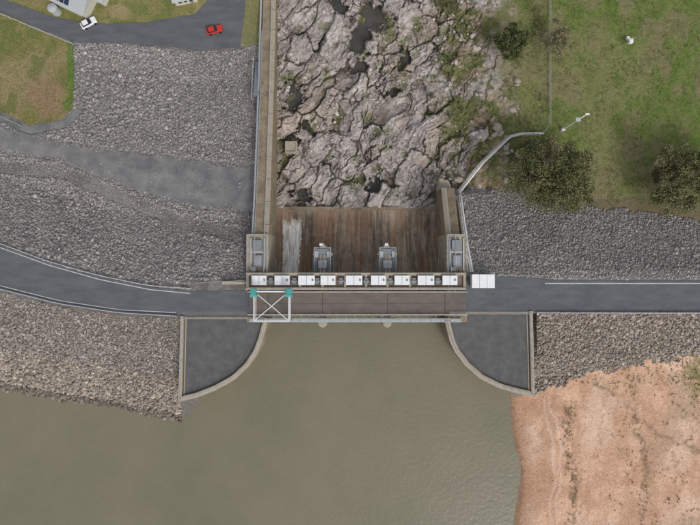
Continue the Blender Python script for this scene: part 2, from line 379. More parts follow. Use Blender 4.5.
# ------------------------------------------------------------ rocks
t=(1+5**.5)/2
ico=np.array([(-1,t,0),(1,t,0),(-1,-t,0),(1,-t,0),(0,-1,t),(0,1,t),(0,-1,-t),(0,1,-t),(t,0,-1),(t,0,1),(-t,0,-1),(-t,0,1)],float)/1.9
icf=np.array([(0,11,5),(0,5,1),(0,1,7),(0,7,10),(0,10,11),(1,5,9),(5,11,4),(11,10,2),(10,7,6),(7,1,8),(3,9,4),(3,4,2),(3,2,6),(3,6,8),(3,8,9),(4,9,5),(2,4,11),(6,2,10),(8,6,7),(9,8,1)])
def rocks(name,px,py,size,cols,flat=.55,sink=.22):
    n=len(px);z=hfun(px,py);s=(H-z)/F
    C=np.stack([(px-350)*s,(262.5-py)*s,z],-1)
    sc=size[:,None]*rng.uniform(.6,1.25,(n,3))*np.array([1,1,flat])*.5
    V=ico[None]*(1+rng.uniform(-.28,.28,(n,12,1)))*sc[:,None]
    a=rng.uniform(0,6.28,n);ca,sa=np.cos(a)[:,None],np.sin(a)[:,None]
    tl=rng.uniform(-.5,.5,n);ct,st=np.cos(tl)[:,None],np.sin(tl)[:,None]
    y=V[...,1]*ct-V[...,2]*st;zz=V[...,1]*st+V[...,2]*ct;x=V[...,0]
    V=np.stack([x*ca-y*sa,x*sa+y*ca,zz],-1)
    V+=C[:,None]+np.array([0,0,1])*(sc[:,2]*(1-sink*2))[:,None,None]
    Fq=(icf[None]+12*np.arange(n)[:,None,None]).reshape(-1,3)
    return mesh_np(name,V.reshape(-1,3),Fq,M['rock'],np.repeat(cols,12,0))
def pal(n,cs,ws,v=.14):
    cs=np.array([srgb(*c) for c in cs]);i=rng.choice(len(cs),n,p=np.array(ws)/sum(ws))
    return cs[i]*rng.uniform(1-v,1+v,(n,1))
def samp(n,x0,x1,y0,y1): return rng.uniform(x0,x1,n),rng.uniform(y0,y1,n)
GREY=[(138,134,133),(151,146,143),(173,166,160),(120,116,116),(153,143,134)]
def tone(x,y,c): return c*(.86+.28*fbm(x/30,y/22,303))[:,None]
x,y=samp(140000,-60,262,40,292)
hl=base_left(x,y)
k=(y<P(LU,x)-1)&(x<350-22.6*F/(H-hl))&~inpoly(x,y,GRL)&~((y>P(BU,x)+2)&(y<P(BL,x)-2)&(rng.random(len(x))>.05))&(y>np.interp(x,[0,40,75,130,200,240,256],[12,28,43,45,52,50,44]))
k&=~((x<84)&(y>107)&(y<135)&(distline(x,y,[(0,116),(30,130),(64,124),(80,110)])<5))
band=distline(x+(fbm(x/15,y/15,8)-.5)*14,y,[(-40,165),(60,172),(125,200),(180,222),(258,240)])
k&=~((band<6)&(rng.random(len(x))<.6))
k&=~((x>190)&(y>279))
x,y=x[k],y[k]
sz=rng.lognormal(-.92,.36,len(x)).clip(.16,1.1)
big=fbm(x/50,y/50,15);sz*=np.where(big>.5,1.12,.9)
sz=np.where((band[k]<7)|((y>P(BU,x)-3)&(y<P(BL,x)+3)),sz*.6,sz)
rocks('rockfill_slope',x,y,sz,tone(x,y,pal(len(x),GREY,[5,4,1.8,3,1])))
x,y=samp(44000,-60,181,286,424)
ys=P(SHL,x);k=(y>P(LL,x)+1.5)&(y<ys+4)&~inpoly(x,y,PLATL);x,y=x[k],y[k]
tt=(y-P(LL,x))/(P(SHL,x)-P(LL,x));sz=rng.lognormal(-.86,.38,len(x)).clip(.18,1.3)*(.75+.5*tt)
cc=pal(len(x),[(154,145,137),(135,128,122),(174,165,154),(115,109,105),(144,133,122)],[4,4,2,2.5,2])
cc=np.where((tt>.6)[:,None],cc*np.array([1.1,1.06,1.0]),cc*.95)
wet=(tt>.96)[:,None];cc=np.where(wet,cc*.62,cc)
rocks('riprap_bank',x,y,sz,tone(x,y,cc))
x,y=samp(55000,452,770,185,279)
k=(y>np.interp(x,[450,520,560,640,700],[186,192,203,212,220])+(fbm(x/8,y/8,19)-.5)*10)&(y<np.interp(x,[520,560],[276,279]))&(x>350+25.9*F/(H-base_right(x,y)));x,y=x[k],y[k]
sz=rng.lognormal(-1.02,.33,len(x)).clip(.16,1.)
rocks('rockfill_slope',x,y,sz,tone(x,y,pal(len(x),[(140,136,134),(152,147,143),(172,165,158),(122,118,117),(152,142,133)],[5,4,2,3,1])))
x,y=samp(20000,534,770,313,400)
yb=np.interp(x,[500,535,575,640,700],[398,394,378,362,355])+(fbm(x/12,y/12,23)-.5)*22
k=(y<yb)&((rng.random(len(x))>.12));x,y=x[k],y[k]
sz=rng.lognormal(-.8,.4,len(x)).clip(.18,1.2)
rocks('riprap_bank',x,y,sz,tone(x,y,pal(len(x),[(160,149,139),(140,131,124),(178,167,154),(120,112,107),(148,131,118)],[4,4,2,2.5,2])))
x,y=samp(8000,277,470,-40,207)
k=(fbm(x/38,y/38,213)<.6-.2*rng.random(len(x)))&(fbm(x/12,y/12,33)>.49)&(x<432+ (rng.random(len(x))**2)*60);x,y=x[k],y[k]
k=hfun(x,y)>-16.9;x,y=x[k],y[k]
rocks('river_boulders',x,y,rng.lognormal(-1.05,.5,len(x)).clip(.18,1.8),pal(len(x),[(168,158,152),(150,139,132),(188,179,173),(128,117,111)],[4,3,2,2]),flat=.6)
x,y=samp(700,440,520,0,185);k=fbm(x/12,y/12,37)>.56;x,y=x[k],y[k]
rocks('river_boulders',x,y,rng.lognormal(-.35,.6,len(x)).clip(.3,3.),pal(len(x),[(172,160,149),(156,144,134)],[1,1]),flat=.45,sink=.35)
x,y=samp(500,515,760,370,540);k=(fbm(x/10,y/16,39)>.56);x,y=x[k],y[k]
rocks('beach_stones',x,y,rng.uniform(.12,.4,len(x)),pal(len(x),[(160,132,110),(140,122,105),(200,182,164)],[1,1,1]),flat=.5)
# ------------------------------------------------------------ platforms & walls
def prismW(poly,z0,z1): return [W(a,b,z1)[:2] for a,b in poly]
for side,(poly,arc,st) in enumerate([
   (PLATL,[(266,318),(264,326),(261,338),(256,351),(247,365),(233,378),(215,388),(197,395),(181,399)],[(180,400),(181,360),(182,316)]),
   (PLATR,[(447,318),(449,328),(452,340),(457,351),(467,364),(482,377),(500,386),(518,391),(532,394)],[(533,395),(532,350),(531,311)])]):
    e=empty('abutment_platform')
    ys_=317.4 if side==0 else 312.4
    pp=[(a,max(b,ys_)) for a,b in poly]
    MB().prism(prismW(pp,-1.5,-.25),-1.5,-.25).obj('paved_surface',M['apron'],e)
    r=resamp(arc,40);w=[W(a,b,.25)[:2] for a,b in r]
    MB().wall(w,.25,-13,1.1).obj('curved_retaining_wall',M['concd'],e)
    MB().wall(w,.3,.25,1.25).obj('wall_coping',M['conc'],e)
    w2=[W(a,b,.25)[:2] for a,b in st];MB().wall(w2,.27,-9,.8).obj('side_wall',M['conc'],e)
    rl=MB();pts=[(*q,.3) for q in w[::5]]+[(*w[-1],.3)];rl.rail(pts,1.0,2.2);rl.rail([(*q,.27) for q in w2],1.0,2.2);rl.obj('handrail',M['steel'],e)
    MB().wall([W(a+(4 if side==0 else -4),b-(4),-.05)[:2] for a,b in st[:2]]+[W(st[2][0]+(4 if side==0 else -4),st[2][1]+3,-.05)[:2]],-.1,-.3,.25).obj('drain_kerb',M['conc'],e)
    a,b=(184,264) if side==0 else (449,529)
    mb=MB();mb.rail([W(a,ys_+1,-.2),W(b,ys_+1,-.2)],1.1,2.4,.045);mb.obj('road_side_rail',M['steel'],e)
    mb=MB();mb.pbox(a,b,ys_-.6,ys_+.8,-.4,.12);mb.obj('edge_kerb',M['conc'],e)
e=empty('training_wall')
ys=np.linspace(272,-60,30);zt_=np.interp(ys,[-60,0,90,200,235,272],[-12.8,-12.2,-8.5,-3.0,-.6,0])
pts=[(-21.1,W(0,a,b)[1]) for a,b in zip(ys,zt_)]
MB().wall(pts,list(zt_),-17,1.2).obj('wall_face',M['concd'],e)
MB().wall(pts,list(zt_+.08),list(zt_-.0),1.35).obj('wall_coping',M['conc'],e)
p2=[(-22.9,p[1]) for p in pts];MB().wall(p2,list(zt_-.1),list(zt_-2.5),2.2).obj('walkway_slab',M['concd'],e)
MB().rail([(-21.4,p[1],z+.08) for p,z in zip(pts,zt_)],1.1,3).obj('handrail',M['steel'],e)
MB().rail([(-23.9,p[1],z-.1) for p,z in zip(pts,zt_)][:22],1.1,3).obj('handrail',M['steel'],e)
mb=MB()
L_=list(zip(p2,zt_))
for (p,z),(q,z2) in zip(L_[:-1],L_[1:]): mb.tube((-24.6,p[1],z-.2),(-24.6,q[1],z2-.2),.25,8)
mb.obj('drain_pipe',M['steel'],e)
mb=MB()
for y_ in np.arange(pts[0][1],pts[-1][1],6.):
    z_=float(np.interp(y_,[p[1] for p in pts],zt_));mb.box(-21.8,-20.4,y_-.05,y_+.05,z_-.3,z_+.095)
mb.obj('coping_joints',M['dark'],e)
mb=MB()
for i in range(16):
    X0,Y0,_=W(256,95-i*2.1,-8-.2*i);mb.box(-25.9,-24.3,Y0,Y0+.62,-14,-8.1-.22*i)
mb.obj('concrete_steps',M['dsteel'],e)
mb=MB();q=[W(252,100,-8.2),W(254,60,-11)];mb.rail(q,1.2,2,.06);mb.obj('stair_rail',M['steel'],e)
e=empty('training_wall')
ys=np.linspace(272,188,12);zt_=np.interp(ys,[180,200,235,272],[-8,-5.5,-1,0])
pts=[(24.87,W(0,a,b)[1]) for a,b in zip(ys,zt_)]
MB().wall(pts,list(zt_),-17,1.25).obj('wall_face',M['concd'],e)
MB().wall(pts,list(zt_+.08),list(zt_-.0),1.4).obj('wall_coping',M['conc'],e)
MB().wall([(26.6,p[1]) for p in pts],list(zt_-.1),list(zt_-3.5),2.1).obj('walkway_slab',M['concd'],e)
MB().rail([(25.1,p[1],z+.08) for p,z in zip(pts,zt_)],1.1,3).obj('handrail',M['steel'],e)
mb=MB();a=pts[-1];mb.prism([(24.2,a[1]+3),(26.6,a[1]+2.4),(27.6,a[1]),(24.2,a[1])],-17,-9.6);mb.obj('end_block',M['conc'],e)
# ------------------------------------------------------------ chute
e=empty('spillway_chute')
prof=[(323,-14),(318,-9.5),(312,-7.6),(304,-7),(294,-7.5),(280,-9),(262,-11.3),(240,-13.2),(222,-14.2),(210,-14.8)]
pp=[(W(0,a,z)[1],z) for a,z in prof]
ky=[p[0] for p in pp];kz=[p[1] for p in pp]
yy=np.linspace(ky[0],ky[-1],200);zz=np.interp(yy,ky,kz);xx=np.linspace(-20.6,24.3,340)
GX,GY=np.meshgrid(xx,yy);GZ=np.repeat(zz[:,None],340,1)
edges=[-13.2,-3,1.4,9.,17]
pan=np.searchsorted(edges,GX);pc=np.array([srgb(*q) for q in[(146,128,108),(124,107,92),(158,138,116),(128,111,97),(150,130,110),(132,115,100)]])
cc=pc[pan]*.5+srgb(146,128,109)*.5
s1=fbm(GX*.55,GY*.07,301);s2=fbm(GX*1.7,GY*.16,305);s3=fbm(GX*.25,GY*.25,309);s4=fbm(GX*.9,GY*.9,315);s5=fbm(GX*2.6,GY*.09,351)
cc=mixc(cc,srgb(88,77,69),sm(.5,.66,s1)*.7);cc=mixc(cc,srgb(184,170,148),sm(.52,.66,s2)*.45);cc=mixc(cc,srgb(108,95,84),sm(.5,.66,s3)*.5);cc=mixc(cc,srgb(170,156,136),sm(.52,.64,s4)*.3)
cc=mixc(cc,srgb(74,64,58),sm(.56,.68,s5)*.55)
tq=(GY-yy[75])/(yy[-1]-yy[75]);cc=mixc(cc,srgb(166,152,132),sm(.85,1,tq+(s2-.5)*.4)*.5)
cc=mixc(cc,srgb(150,108,78),sm(.52,.66,fbm(GX*.4,GY*.08,341))*.4)
for q in edges: cc=mixc(cc,srgb(70,62,56),(np.abs(GX-q)<.1)*.6)
GZ=GZ+(fbm(GX*1.2,GY*.2,311)-.5)*.1
i=np.arange(200*340).reshape(200,340);Fc=np.stack([i[:-1,:-1],i[:-1,1:],i[1:,1:],i[1:,:-1]],-1).reshape(-1,4)
mesh_np('chute_floor',np.stack([GX,GY,GZ],-1).reshape(-1,3),Fc,M['chute'],cc.reshape(-1,3),smooth=True,parent=e)
MB().box(-20.6,24.3,yy[-1],yy[-1]+.9,-18,-14.7).obj('end_sill',M['concd'],e)
Y0=W(0,273,-10)[1];Y1=W(0,220,-14)[1]
u=np.linspace(0,1,160);v=np.linspace(0,1,80);UU,VV=np.meshgrid(u,v,indexing='ij')
GY=Y0+(Y1-Y0)*UU+(fbm(VV*6,UU*0+3,327)-.5)*2.8*UU;wd=2.2+.6*UU
GX=-16.2+(VV-.5)*2*wd+(fbm(UU*8,VV*0,321)-.5)*.4+(fbm(UU*22,np.sign(VV-.5)*3,323)-.5)*.9*np.abs(VV-.5)*2
cr=1-np.abs(VV-.5)*2
endf=sm(1,.9,UU)
GZ=np.interp(GY,ky,kz)+.02+(.14+.2*np.clip(cr*2.5,0,1))*endf*np.clip(cr*12,0,1)+np.abs(fbm(GX*3.2,GY*.35,325)-.5)*.5*np.clip(cr*4,0,1)*endf
cc=mixc(srgb(214,208,198)*np.ones(GX.shape+(3,)),srgb(242,240,236),sm(.36,.56,fbm(GX*3.2,GY*.3,331)))
cc=mixc(cc,srgb(176,162,142),np.maximum(sm(.18,0,cr),sm(.86,1,UU))*.7)
cc=mixc(cc,srgb(180,166,146),sm(.56,.68,fbm(GX*1.8,GY*.25,335))*.6)
i=np.arange(160*80).reshape(160,80);Fc=np.stack([i[:-1,:-1],i[1:,:-1],i[1:,1:],i[:-1,1:]],-1).reshape(-1,4)[:, ::-1]
mesh_np('falling_water',np.stack([GX,GY,GZ],-1).reshape(-1,3),Fc,M['foam'],cc.reshape(-1,3),smooth=True)
e=empty('concrete_block');x,y,z=W(291,147,-13.4);mb=MB()
mb.box(x-1.6,x+1.6,y-1.6,y+1.6,-17,-13.6);mb.box(x-1.6,x+1.6,y-1.6,y-1.3,-13.6,-13.2);mb.box(x-1.6,x+1.6,y+1.3,y+1.6,-13.6,-13.2);mb.box(x-1.6,x-1.3,y-1.3,y+1.3,-13.6,-13.2);mb.box(x+1.3,x+1.6,y-1.3,y+1.3,-13.6,-13.2)
mb.obj('rimmed_block',M['conc'],e)
# ------------------------------------------------------------ spillway gates / bridge
e=empty('spillway_bridge')
mb=MB()
for c in(322.5,387.5):
    X=W(c,0,0)[0];ya=W(0,322,-.7)[1];yb=W(0,274,-.7)[1]
    mb.prism([(X-1.3,ya+.6),(X-.9,ya-1.0),(X,ya-1.5),(X+.9,ya-1.),(X+1.3,ya+.6),(X+1.3,yb),(X-1.3,yb)],-15,-.75)
mb.obj('piers',M['conc'],e)
mb=MB()
for c in(322.5,387.5):
    X=W(c,0,0)[0];yb=W(0,274,-.7)[1]
    poly=[(X-1.3,yb),(X+1.3,yb),(X+1.3,yb+4.5),(X+.8,yb+7),(X,yb+8),(X-.8,yb+7),(X-1.3,yb+4.5)];mb.prism(poly,-16,-2.6)
mb.obj('pier_tails',M['conc'],e,bevel=.1)
mb=MB();mb.pbox(248,467,291.6,315,-.75,.02);mb.obj('deck',M['conc'],e)
x0,y0,_=W(250,293,.05);x1,y1,_=W(465,313.6,.05)
mb=MB();mb.v=[(x0,y1,.1),(x1,y1,.1),(x1,y0,.1),(x0,y0,.1)];mb.f=[(0,1,2,3)];mb.obj('deck_surfacing',M['bridge_road'],e)
mb=MB()
for c in(268,322.5,387.5,445): mb.pbox(c-.4,c+.4,293,313.6,.09,.106)
mb.obj('expansion_joints',M['dark'],e)
mb=MB();mb.pbox(262,452,303,303.4,.09,.104);mb.obj('longitudinal_seam',M['dark'],e)
mb=MB();mb.pbox(248,467,291.2,292.6,-.2,.35);mb.pbox(248,467,313.8,315.4,-.2,.35);mb.obj('kerbs',M['conc'],e,bevel=.03)
mb=MB();a=W(248,314.6,.35);b=W(467,314.6,.35);mb.rail([a,b],1,2.4,.05);a=W(248,291.8,.35);b=W(467,291.8,.35);mb.rail([a,b],1,2.4,.05);mb.obj('bridge_railing',M['steel'],e)
mb=MB();mb.pbox(250,461,318.4,321.8,-.1,.15);mb.obj('upstream_walkway',M['steel'],e)
mb=MB();mb.rail([W(250,318.6,.15),W(461,318.6,.15)],1.0,2.5,.045);mb.rail([W(250,321.6,.15),W(461,321.6,.15)],1.0,2.5,.045)
for c in range(256,460,9):
    a=W(c,315,-.1);b=W(c,318.6,-.0);mb.tube(a,b,.08,5)
mb.obj('walkway_rail',M['steel'],e)
mb=MB()
for c in(316.5,328,381.5,393): mb.pbox(c-2,c+2,315.6,318.2,-1.5,-.2)
mb.obj('stoplog_guides',M['conc'],e,bevel=.05)
h=empty('hoist_bridge')
mb=MB();mb.pbox(246,466,272.6,275.4,.2,1.5);mb.pbox(246,466,287.4,289.8,.2,1.5)
for c in(247.5,300,322.5,345,366,387.5,410,464.5): mb.pbox(c-1.2,c+1.2,275.4,287.4,.3,1.35)
mb.obj('beams',M['conc'],h,bevel=.04)
mb=MB();mb.pbox(248,464,275.4,287.4,.6,.9);mb.obj('grating_floor',mat('grating',srgb(120,106,96),.2,2,.8,.2),h)
mb=MB();mb.rail([W(246,273,1.5),W(466,273,1.5)],1,2.3,.045);mb.rail([W(246,289.4,1.5),W(466,289.4,1.5)],1,2.3,.045);mb.obj('handrail',M['steel'],h)
mb=MB();md=MB()
for i,c in enumerate((259,282,306.5,328,354,378.5,402,426,450)):
    w=7.8 if i in(2,4,7) else 7.0
    dz=.12*(i%3)
    mb.pbox(c-w,c+w,275.9,284.6,.95,1.8+dz);mb.pbox(c-w-.5,c+w+.5,275.5,285,1.8+dz,1.92+dz)
    md.pbox(c-.15,c+.15,275.6,284.9,1.92+dz,1.96+dz)
    md.pbox(c+w-2.6,c+w-1,279,281,1.92+dz,2.05+dz)
mb.obj('hoist_covers',M['white'],h,bevel=.04);md.obj('cover_fittings',M['dsteel'],h)
mb=MB()
for c in(270.5,294.3,317.3,341,366.3,390.3,414,438): mb.pbox(c-2,c+2,278,284,.9,1.6);mb.tube(W(c-2.8,281,1.5),W(c+2.8,281,1.5),.28,8)
mb.obj('hoist_motors',M['dsteel'],h,bevel=.04)
mb=MB()
for c in(249,322.5,387.5,463): mb.pbox(c-3,c+3,274,289,-1.2,.25)
mb.obj('bearing_blocks',M['conc'],h)
for i,(a,b) in enumerate(((-20.4,-8.2),(-5.5,8.0),(10.7,24.1))):
    g=empty('radial_gate');mb=MB();R=11.;yc=W(0,258,-3)[1];V=[];Fc=[]
    for k_ in range(13):
        an=math.radians(-20+k_*2.6)
        V+=[(a+.05,yc-R*math.cos(an),-3.6+R*math.sin(an)),(b-.05,yc-R*math.cos(an),-3.6+R*math.sin(an))]
    for k_ in range(12): Fc.append((2*k_,2*k_+1,2*k_+3,2*k_+2))
    o=mesh_np('skin_plate',V,Fc,M['dsteel'],smooth=True,parent=g);s_=o.modifiers.new('s','SOLIDIFY');s_.thickness=.15
    for X in(a+1.2,b-1.2):
        for an in(-14,8):
            r_=math.radians(an);mb.tube((X,yc,-3.6),(X,yc-R*.98*math.cos(r_),-3.6+R*.98*math.sin(r_)),.22,6)
    for an in(-14,-3,8):
        r_=math.radians(an);mb.tube((a+.3,yc-R*.96*math.cos(r_),-3.6+R*.96*math.sin(r_)),(b-.3,yc-R*.96*math.cos(r_),-3.6+R*.96*math.sin(r_)),.25,6)
    mb.obj('arms',M['dsteel'],g)
for c in(322.5,387.5):
    t_=empty('trunnion_platform');X=W(c,0,-2)[0];yb=W(0,273,-2)[1]
    mb=MB();mb.box(X-2.1,X-1.3,yb+.3,yb+6.6,-2.4,-2.25);mb.box(X+1.3,X+2.1,yb+.3,yb+6.6,-2.4,-2.25);mb.box(X-2.1,X+2.1,yb+4.8,yb+6.2,-2.55,-2.2);mb.obj('grating',M['dsteel'],t_)
    mb=MB()
    for sx in(-1,1):
        mb.box(X+sx*1.55-.45,X+sx*1.55+.45,yb+4,yb+5.6,-4.2,-2.0);mb.tube((X+sx*2.5,yb+4.8,-3.6),(X+sx*1.0,yb+4.8,-3.6),.45,10)
    mb.box(X-1.1,X+1.1,yb+1.2,yb+3.2,-2.6,-1.7);mb.obj('trunnion_blocks',M['steel'],t_,bevel=.06)
    mb=MB()
    for sx in(-2.1,2.1): mb.rail([(X+sx,yb+.3,-2.25),(X+sx,yb+6.5,-2.25)],1.1,1.2,.06)
    mb.rail([(X-2.1,yb+6.5,-2.25),(X+2.1,yb+6.5,-2.25)],1.1,1.2,.06)
    mb.tube((X-.5,yb,-.6),(X-.5,yb+4.6,-2.0),.08,5);mb.tube((X+.5,yb,-.6),(X+.5,yb+4.6,-2.0),.08,5)
    for k_ in range(9): mb.tube((X-.5,yb+.3+k_*.5,-.7-k_*.15),(X+.5,yb+.3+k_*.5,-.7-k_*.15),.05,4)
    mb.obj('handrail',M['steel'],t_)
    mb=MB();mb.tube((X-.3,yb+7.2,-2.6),(X-.3,yb+7.2,-1.2),.08);mb.box(X-.7,X+.1,yb+6.9,yb+7.5,-1.3,-1.2);mb.obj('lamp_bracket',M['white'],t_)
for (a,b,c,d) in((247,268.2,234,323),(446.8,467,234,323)):
    t_=empty('spillway_abutment')
    MB().pbox(a,b,c,291.4,-16,-.12).obj('abutment_block',M['conc'],t_,bevel=.05)
    MB().pbox(a,b,315.3,d-1,-16,-.14).obj('abutment_block',M['concd'],t_)
    mb=MB();m2=(a+b)/2;mb.pbox(m2-5,m2+4,240,250,-.1,.9);mb.pbox(m2-4,m2+5,255,266,-.1,.5);mb.pbox(m2-6,m2-2,267,271,-.1,1.1);mb.obj('valve_covers',M['dsteel'],t_,bevel=.05)
    mb=MB();mb.pbox(m2-5.8,m2+5.8,251,253,-.1,.0);mb.pbox(m2-7.5,m2-6,238,270,-.1,.25);mb.pbox(m2+6,m2+7.5,238,270,-.1,.25)
    for q_ in range(6): mb.pbox(m2-3+q_*1.1,m2-2.5+q_*1.1,256,265,.5,.56)
    mb.obj('duct_covers',M['steel'],t_)
    mb=MB();q=[W(a+.6,291,-.1),W(a+.6,c+.6,-.1),W(b-.6,c+.6,-.1),W(b-.6,272,-.1)];mb.rail(q,1.1,1.6,.055)
    q=[W(m2-2,291,-.1),W(m2-2,c+.6,-.1)];mb.rail(q,1.1,2,.045);mb.obj('handrail',M['steel'],t_)
g=empty('gantry_crane');z=4.2
A=W(254,291.5,z);B=W(289,291.5,z);C=W(289,321,z);D=W(254,321,z)
mb=MB()
for p,q in((A,B),(B,C),(C,D),(D,A)): mb.tube(p,q,.18,4)
mb.tube(A,C,.1,5);mb.tube(B,D,.1,5)
for p in(A,B,C,D): mb.tube(p,(p[0],p[1],.1),.15,6)
mb.tube((A[0],A[1],2.),(D[0],D[1],2.),.1,5);mb.tube((B[0],B[1],2.),(C[0],C[1],2.),.1,5)
mb.obj('frame',M['white'],g)
mb=MB()
for p in(A,B):
    mb.box(p[0]-.7,p[0]+.7,p[1]-.9,p[1]+.7,z,z+.9);mb.tube((p[0]-.9,p[1]-.9,z+.5),(p[0]+.9,p[1]-.9,z+.5),.4,10)
mb.obj('hoist_machinery',M['teal'],g,bevel=.08)
mb=MB()
for p in(A,B,C,D): mb.tube((p[0]-.5,p[1],.35),(p[0]+.5,p[1],.35),.3,10)
mb.obj('wheels',M['dsteel'],g)
g=empty('control_hut');mb=MB();mb.pbox(472.5,494.5,275,287.5,0,2.5);mb.obj('walls',M['wallp'],g)
mb=MB()
for i in range(3): mb.pbox(472+i*7.7,479.4+i*7.7,274.4,288,2.5,2.62)
mb.obj('roof_panels',M['white'],g,bevel=.03)
mb=MB()
x0,y0,_=W(472.5,287.5,2.5)
for i in range(3): mb.box(x0+.4+i*1.75,x0+1.4+i*1.75,y0-.03,y0+.02,.2,2.1)
mb.obj('doors',M['dsteel'],g)
def zt(px,py): return float(hfun(np.array([float(px)]),np.array([float(py)]))[0])
def guard(name,pts,m=M['steel'],h=.75,sp=12):
    g=empty(name);pts=resamp(pts,max(4,int(sum(math.hypot(b[0]-a[0],b[1]-a[1]) for a,b in zip(pts[:-1],pts[1:]))/sp)))
    zs=hfun(pts[:,0],pts[:,1]);w=[W(a,b,z) for (a,b),z in zip(pts,zs)]
    mb=MB();mb.wall(w,[z+h for z in zs],[z+h-.32 for z in zs],.18);mb.obj('beam',m,g)
    mb=MB()
    for p in w: mb.tube((p[0],p[1],p[2]-.2),(p[0],p[1],p[2]+h-.05),.08,6)
    mb.obj('posts',M['wood'],g)
guard('guard_rail',[(-200,168),(0,243),(50,261.5),(100,275.5),(150,285.5),(193,288.5)])
guard('guard_rail',[(-200,213),(0,288.5),(60,303.5),(120,312.5),(178,316)])
guard('guard_rail',[(536,312.6),(640,312.8),(1000,312.8)])
g=empty('handrail_fence');mb=MB();mb.rail([W(196,283,0),W(232,281,0),W(246,280,0)],1.1,2,.05);mb.rail([W(497,275.5,0),W(540,275.5,0)],1.1,2,.05);mb.obj('rails',M['steel'],g)
mb=MB();mb.pbox(222,247,281.5,284.5,-.4,.35);mb.obj('low_wall',M['conc'],g)
g=empty('pipe_walkway')
L1=[(470,272),(465,245),(461,215),(458,192),(480,164),(508,137),(520,134),(541,133.5)]
r=resamp(L1,66);zs=hfun(r[:,0],r[:,1])+.35
zs=np.maximum(zs,np.interp(np.arange(66),[0,12,24],[0,-3,-7.5],right=-20))
zs=np.convolve(np.pad(zs,3,'edge'),np.ones(7)/7,'valid')+.15;w=[W(a,b,z) for (a,b),z in zip(r,zs)]
MB().wall(w,list(zs),list(zs-2.2),.9).obj('path_kerb',M['conc'],g)
mb=MB()
for p,q in zip(w[:-1],w[1:]): mb.tube((p[0]+.6,p[1],p[2]+.25),(q[0]+.6,q[1],q[2]+.25),.24,8)
mb.obj('pipe',M['white'],g)
MB().rail(w[::2],1.1,2.2,.06).obj('handrail',M['white'],g)
def fence(pts,sp=14,wr=.035):
    g=empty('wire_fence');n=max(2,int(sum(math.hypot(b[0]-a[0],b[1]-a[1]) for a,b in zip(pts[:-1],pts[1:]))/sp))
    r=resamp(pts,n);zs=hfun(r[:,0],r[:,1]);w=[W(a,b,z) for (a,b),z in zip(r,zs)]
    mb=MB()
    for p in w: mb.tube((p[0],p[1],p[2]-.3),(p[0],p[1],p[2]+1.4),.1,5)
    mb.obj('posts',M['steel'],g);mb=MB()
    for p,q in zip(w[:-1],w[1:]):
        for k_ in(.4,.8,1.3): mb.tube((p[0],p[1],p[2]+k_),(q[0],q[1],q[2]+k_),wr,3)
    mb.obj('wires',M['steel'],g)
fence([(549,-80),(549,60),(549,128),(541,134)],12,.055);fence([(-60,90),(0,116),(22,126)],9);fence([(-60,-8),(0,14),(40,31),(74,45)],9)
def pole(px,py,h=7,arm=(2.2,1.4)):
    g=empty('solar_light_pole');b=Vector(W(px,py,zt(px,py)));mb=MB();mb.tube(b,b+Vector((0,0,h)),.17,8,.12);tp=b+Vector((0,0,h))
    mb.tube(tp,tp+Vector((arm[0],arm[1],.3)),.1,6);mb.obj('pole',M['white'],g)
    mb=MB();q=tp+Vector((arm[0],arm[1],.3));mb.box(q.x-.5,q.x+.5,q.y-.2,q.y+.2,q.z-.1,q.z+.08);mb.obj('lamp_head',M['white'],g)
    mb=MB();mb.box(tp.x-.7,tp.x+.5,tp.y-.5,tp.y+.5,tp.z+.3,tp.z+.38);mb.obj('solar_panel',M['steel'],g)
    mb=MB();mb.box(b.x-.4,b.x+.4,b.y-.35,b.y+.35,b.z,b.z+1.1);mb.obj('control_box',M['white'],g,bevel=.04)
pole(562,130,9)
g=empty('weather_station');b=Vector(W(627,43,zt(627,43)));mb=MB();mb.tube(b,b+Vector((0,0,3)),.09,6)
for k_ in range(3): a=k_*2.09;mb.tube(b+Vector((math.cos(a),math.sin(a),0)),b+Vector((0,0,1.8)),.05,5)
mb.tube(b+Vector((-.9,0,2.8)),b+Vector((.9,0,2.8)),.05,5);mb.obj('mast',M['steel'],g)
mb=MB();mb.box(b.x-.5,b.x+.5,b.y-.9,b.y+.3,b.z+1.3,b.z+2.1);mb.box(b.x-.4,b.x+.4,b.y+.8,b.y+1.6,b.z,b.z+.6);mb.obj('instrument_box',M['white'],g,bevel=.05)
g=empty('field_cabinet');b=Vector(W(563,155,zt(563,155)));mb=MB();mb.box(b.x-.7,b.x+.7,b.y-.5,b.y+.5,b.z,b.z+1.4);mb.box(b.x-.85,b.x+.85,b.y-.65,b.y+.65,b.z+1.4,b.z+1.5);mb.obj('cabinet',M['white'],g,bevel=.04)
def car(px,py,rot,m,name='parked_car'):
    g=empty(name);z=zt(px,py)+.13;x,y,_=W(px,py,z);g.location=(x,y,z);g.rotation_euler=(0,0,rot)
    def sec(pts,wd,mt,nm,bv):
        mb=MB();n=len(pts);mb.v=[(a,-wd,c) for a,c in pts]+[(a,wd,c) for a,c in pts]
        mb.f=[tuple(range(n)),tuple(range(2*n-1,n-1,-1))]+[(i,i+n,(i+1)%n+n,(i+1)%n) for i in range(n)]
        return mb.obj(nm,mt,g,bevel=bv)
    sec([(-2.25,.35),(-2.3,.85),(-2.1,1.0),(.9,1.05),(2.1,.85),(2.25,.6),(2.2,.35)],.9,m,'body',.12)
    sec([(-1.95,1.0),(-1.6,1.48),(.1,1.5),(.95,1.02)],.78,M['glass'],'windows',.1)
    mb=MB();mb.box(-1.5,.05,-.68,.68,1.48,1.56);mb.obj('roof',m,g,bevel=.04)
    mb=MB()
    for a in(-1.4,1.4):
        for s_ in(-.95,.95): mb.tube((a,s_-.1,.33),(a,s_+.1,.33),.33,14)
    mb.obj('wheels',M['tyre'],g)
